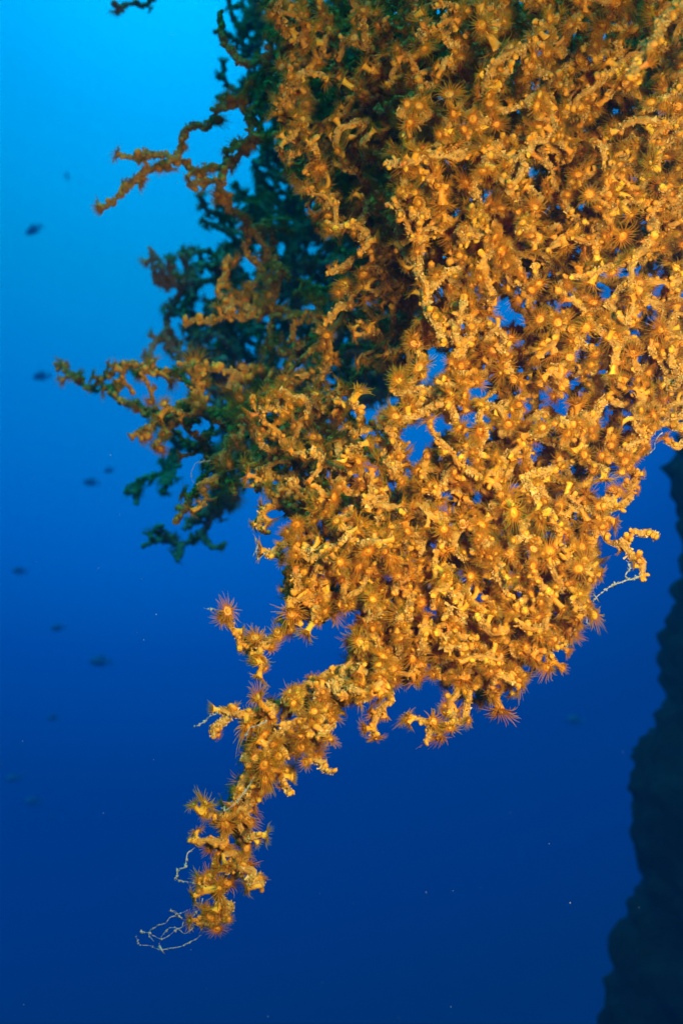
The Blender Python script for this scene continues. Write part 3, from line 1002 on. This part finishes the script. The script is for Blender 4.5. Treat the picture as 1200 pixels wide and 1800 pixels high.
dark.sprig([(290, 580), (300, 610), (325, 625), (350, 600)], 1.02, 1.02, **r)
dark.sprig([(400, 560), (360, 585), (335, 605)], 1.04, 1.02, **r)
dark.sprig([(400, 750), (350, 775), (310, 790), (290, 830), (255, 840), (222, 862)], 1.06, 1.0, **r)
dark.sprig([(250, 842), (242, 862), (240, 882)], 1.01, 1.0, **r)
dark.sprig([(305, 800), (300, 835), (290, 858)], 1.02, 1.0, **r)
dark.sprig([(320, 785), (300, 770), (315, 760)], 1.02, 1.0, **r)
dark.sprig([(400, 880), (375, 905), (352, 938), (318, 955), (285, 948), (254, 958)], 1.03, 1.0, **r)
dark.sprig([(285, 948), (272, 930), (280, 925)], 1.01, 1.0, **r)
dark.sprig([(320, 955), (315, 980)], 1.01, 1.0, **r)
dark.sprig([(352, 938), (372, 962), (395, 955)], 1.01, 1.0, **r)
dark.sprig([(370, 890), (345, 905), (325, 930)], 1.03, 1.0, **r)
# tip that reaches into the top of the picture
dark.sprig([(470, -60), (380, -70), (300, -40), (262, 6), (235, 4), (214, 12), (200, 4)], 1.0, .90, r=.0040, crust=0.5, open_p=0.25, dens=1.0, size=1.2)
Cp = [(395, -40), (720, -40), (720, 500), (760, 560), (740, 680), (640, 720), (560, 720), (470, 700), (440, 760), (380, 740), (370, 690), (330, 650), (330, 600), (390, 570), (370, 510),
      (400, 450), (400, 400), (460, 320), (455, 240), (430, 180), (440, 100)]
HD = [(720, 600, 14, 12), (690, 560, 10, 8), (650, 600, 9, 8), (630, 560, 8, 7), (700, 640, 16, 14), (610, 700, 10, 9), (430, 60, 14, 12), (455, 30, 9, 12), (660, 530, 9, 8), (560, 640, 8, 7), (600, 60, 8, 9), (690, 110, 9, 8)]
n5 = dark.fill(Cp, (1.00, 1.22), 900, HD, r=0.0038, crust=(0.5, 0.9), open_p=0.4, dens=0.95, size=1.4, maxlen=0.12, mind=0.006, own_limit=90, curl=0.02)
Dp = [(420, 690), (470, 700), (450, 800), (400, 900), (340, 960), (330, 930), (370, 860), (390, 800)]
n6 = dark.fill(Dp, (.98, 1.06), 46, [], r=0.0042, crust=(0.5, 0.9), open_p=0.4, dens=1.0, size=1.5, maxlen=0.1, mind=0.006, own_limit=90, curl=0.02)
Lp = [(268, 470), (330, 440), (420, 430), (440, 620), (410, 740), (335, 700), (335, 650), (285, 615), (285, 560), (330, 525), (300, 505)]
n7 = dark.fill(Lp, (1.00, 1.08), 70, [(345, 535, 22, 16), (300, 640, 14, 12)], r=0.0042, crust=(0.5, 0.9), open_p=0.4, dens=1.0, size=1.5, maxlen=0.1, mind=0.007, own_limit=90, curl=0.02)
print('dark fills', n5, n6, n7)
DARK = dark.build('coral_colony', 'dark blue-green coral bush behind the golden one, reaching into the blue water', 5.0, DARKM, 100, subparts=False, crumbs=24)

# ------------------------------------------------------------------ slimy threads trailing from the coral


def thread(paths, label, r=0.00022, beads=0.5):
    b = Buf()
    org = None
    for pts, d in paths:
        P = np.array([at(u, v, d + random.gauss(0, .002)) for u, v in pts])
        if org is None:
            org = P[0]
        C = spline(P, 0.004)
        C[1:-1] += rng.normal(0, 0.0004, C[1:-1].shape)
        C = spline(C, 0.0007)
        rad = np.linspace(0.85, 0.35, len(C)) * r * np.clip(1 + 0.7 * rng.normal(0, 1, len(C)), 0.4, 2.4)
        tube(b, C, rad, 5)
        grains(b, C, r * 1.1, beads * 1.6, 0.00032, 0.5, 0.3)
    o = link('mucus_thread', b.mesh('mucus_thread', M['thread'], org))
    o.location = org
    return tag(o, label, 'thread', 'mucus threads trailing from the coral')


thread([([(398, 1078), (385, 1072), (370, 1070), (357, 1068)], .56)], 'short pale straight thread at the tip of the hooked coral branch')
thread([([(382, 1250), (372, 1258), (360, 1268), (348, 1272), (338, 1279)], .552)], 'pale beaded thread at the left end of the upper tail branch', 0.0003, 1.5)
thread([([(342, 1490), (330, 1502), (322, 1520), (312, 1535), (309, 1546), (325, 1550), (342, 1553)], .55)], 'pale thread bent in a loop beside the hanging coral tail', 0.0003, 1.2)
thread([([(356, 1580), (345, 1605), (325, 1622), (310, 1635), (285, 1650), (262, 1640), (245, 1638)], .55),
        ([(352, 1645), (335, 1655), (318, 1665), (280, 1665), (250, 1660), (240, 1650)], .55),
        ([(345, 1625), (325, 1640), (300, 1630), (285, 1650), (278, 1662)], .553),
        ([(330, 1600), (312, 1608), (300, 1615), (280, 1628), (262, 1640), (270, 1655)], .548),
        ([(320, 1615), (308, 1605), (300, 1600), (312, 1612)], .55)], 'tangle of fine pale threads below the tip of the coral tail', 0.00020, 0.7)
thread([([(1128, 1012), (1112, 1020), (1092, 1022), (1075, 1030), (1058, 1040), (1045, 1055)], .58),
        ([(1112, 1020), (1100, 1012), (1108, 998), (1100, 985)], .58)], 'thick ragged pale thread hanging from the right coral hook', 0.00038, 2.0)
thread([([(1035, 1070), (1030, 1085), (1032, 1095), (1036, 1099)], .585)], 'short curled thread under the right edge of the coral')
thread([([(1005, 1112), (998, 1125), (1000, 1135), (985, 1140)], .58)], 'fine thread near the lowest right polyp of the coral')
thread([([(1165, 760), (1155, 770), (1148, 788), (1138, 798)], .58)], 'fine thread dangling below the branch at the right edge')
thread([([(470, 972), (455, 982), (450, 970), (452, 955), (448, 945)], .575), ([(452, 965), (444, 980)], .575)], 'small forked thread beside the pale branch end left of centre', 0.00018)
thread([([(455, 1355), (430, 1395), (410, 1412), (395, 1426), (390, 1420)], .545)], 'long cream thread lying across the coral tail', 0.00034, 1.0)
thread([([(465, 1270), (450, 1275), (438, 1283), (432, 1292)], .545)], 'cream thread lying on the upper tail branch', 0.00034, 1.0)
thread([([(370, 810), (345, 815), (336, 828), (340, 848)], .74)], 'fine looped thread on the beige branch at the left')

# ------------------------------------------------------------------ fish far out in the blue


def fish_mesh(L):
    b = Buf()
    n = 15
    prof = np.interp(np.linspace(0, 1, n), [0, .06, .2, .42, .65, .82, .92, 1.0], [.02, .09, .17, .21, .16, .075, .05, .045])
    xs = np.linspace(-0.5, 0.34, n) * L
    seg = 14
    a = np.arange(seg) * 2 * math.pi / seg
    V = np.stack([np.repeat(xs, seg), (0.42 * prof[:, None] * np.cos(a) * L).ravel(), (prof[:, None] * np.sin(a) * L).ravel()], -1)
    i = np.arange(n - 1)[:, None] * seg
    j = np.arange(seg)[None]
    k = (j + 1) % seg
    b.add(V, np.stack([i + j, i + k, i + seg + k, i + seg + j], -1).reshape(-1, 4))

    def fin(pts, th=0.006):
        P = np.array([(x * L, 0, z * L) for x, z in pts])
        m_ = len(P)
        W = np.vstack([P + [0, th * L, 0], P - [0, th * L, 0], [P.mean(0) + [0, th * L, 0]], [P.mean(0) - [0, th * L, 0]]])
        tr, q = [], []
        for s in range(m_):
            e = (s + 1) % m_
            tr += [(s, e, 2 * m_), (m_ + e, m_ + s, 2 * m_ + 1)]
            q.append((s, m_ + s, m_ + e, e))
        b.add(W, q, tr)
    fin([(.30, .04), (.40, .12), (.52, .20), (.46, .06), (.43, 0), (.46, -.06), (.52, -.20), (.40, -.12), (.30, -.04)])
    fin([(-.22, .17), (-.12, .27), (.05, .26), (.18, .25), (.22, .12), (.0, .16)])
    fin([(.02, -.17), (.08, -.27), (.18, -.22), (.22, -.10)])
    fin([(-.2, -.17), (-.16, -.26), (-.06, -.18)])
    return b.mesh('fish', M['fish'])


FM = fish_mesh(1.0)
FISH = [(60, 403, 6.6, 32, -32, 20, 'small dark fish nose down in the bright water at upper left'),
        (118, 310, 7.5, 16, 60, 70, 'very faint fish speck above the others in the bright water'),
        (74, 661, 6.8, 32, -8, 30, 'faint fish left of the long thin coral tip'),
        (161, 848, 6.2, 28, 4, 10, 'dark fish left of the lowest dark green coral sprig, lower of a pair'),
        (192, 827, 6.6, 20, -10, 40, 'faint fish just above and right of a darker fish, upper of a pair'),
        (35, 1004, 7.0, 26, 8, 30, 'faint fish near the left edge, level with the hooked coral branch'),
        (102, 1104, 5.2, 24, -4, 20, 'small dark fish above the larger dark fish left of the coral tail'),
        (177, 1163, 5.4, 38, 2, 8, 'largest and darkest fish in the deep blue left of the coral tail'),
        (94, 1262, 5.6, 22, 6, 35, 'small dark fish below the largest dark fish'),
        (25, 1368, 6.4, 30, -6, 20, 'dim fish near the left edge in the dark water, upper of a pair'),
        (59, 1409, 6.6, 30, 10, 30, 'dim fish near the left edge in the dark water, lower of a pair'),
        (93, 1436, 7.0, 13, 30, 60, 'tiny dim fish lowest of all in the dark water'),
        (1010, 1266, 5.6, 32, 12, 15, 'dim fish between the coral and the reef wall')]
for k, (u, v, d, wpx, tilt, yaw, lab) in enumerate(FISH):
    o = link('fish', FM)
    d = d * 2.35
    o.location = at(u, v, d)
    s = wpx * d * K * 1.05
    o.scale = (s, s, s)
    o.rotation_euler = (0, R(tilt), R(yaw))
    tag(o, lab, 'fish', 'fish swimming in the blue water')

# ------------------------------------------------------------------ specks drifting in the water
b = Buf()
OCT = np.array([[1, 0, 0], [-1, 0, 0], [0, 1, 0], [0, -1, 0], [0, 0, 1], [0, 0, -1]], float)
OCF = np.array([[0, 2, 4], [2, 1, 4], [1, 3, 4], [3, 0, 4], [2, 0, 5], [1, 2, 5], [3, 1, 5], [0, 3, 5]])
for k in range(650):
    d = random.uniform(0.48, 1.8)
    p = at(random.uniform(-100, 1300), random.uniform(-100, 1900), d)
    s = 0.00013 * math.exp(random.gauss(0, 0.5)) * (0.6 + 0.6 * d)
    b.add(OCT * s * rng.uniform(0.6, 1.5, 3) + p, None, OCF)
sp = link('suspended_particles', b.mesh('suspended_particles', M['speck']))
tag(sp, 'tiny pale specks drifting in the blue water', 'particles', kind='stuff')

# ------------------------------------------------------------------ the water itself, hazing far things to blue
USE_HAZE = True
if USE_HAZE:
    b = Buf()
    x0, x1, y0, y1, z0, z1 = -7.0, 7.0, -1.5, 18.8, -9.2, 8.8
    V = [(x, y, z) for z in (z0, z1) for y in (y0, y1) for x in (x0, x1)]
    b.add(V, [(0, 2, 3, 1), (4, 5, 7, 6), (0, 1, 5, 4), (2, 6, 7, 3), (0, 4, 6, 2), (1, 3, 7, 5)])
    hm = bpy.data.materials.new('water_haze')
    hm.use_nodes = True
    n = hm.node_tree
    n.nodes.clear()
    o_ = n.nodes.new('ShaderNodeOutputMaterial')
    pv = n.nodes.new('ShaderNodeVolumePrincipled')
    pv.inputs['Color'].default_value = (0.01, 0.30, 0.90, 1)
    pv.inputs['Density'].default_value = 0.038
    pv.inputs['Anisotropy'].default_value = 0.0
    n.links.new(pv.outputs[0], o_.inputs['Volume'])
    hz = link('haze', b.mesh('haze', hm, smooth=False))
    tag(hz, 'blue sea water filling the whole scene', 'water', kind='stuff')
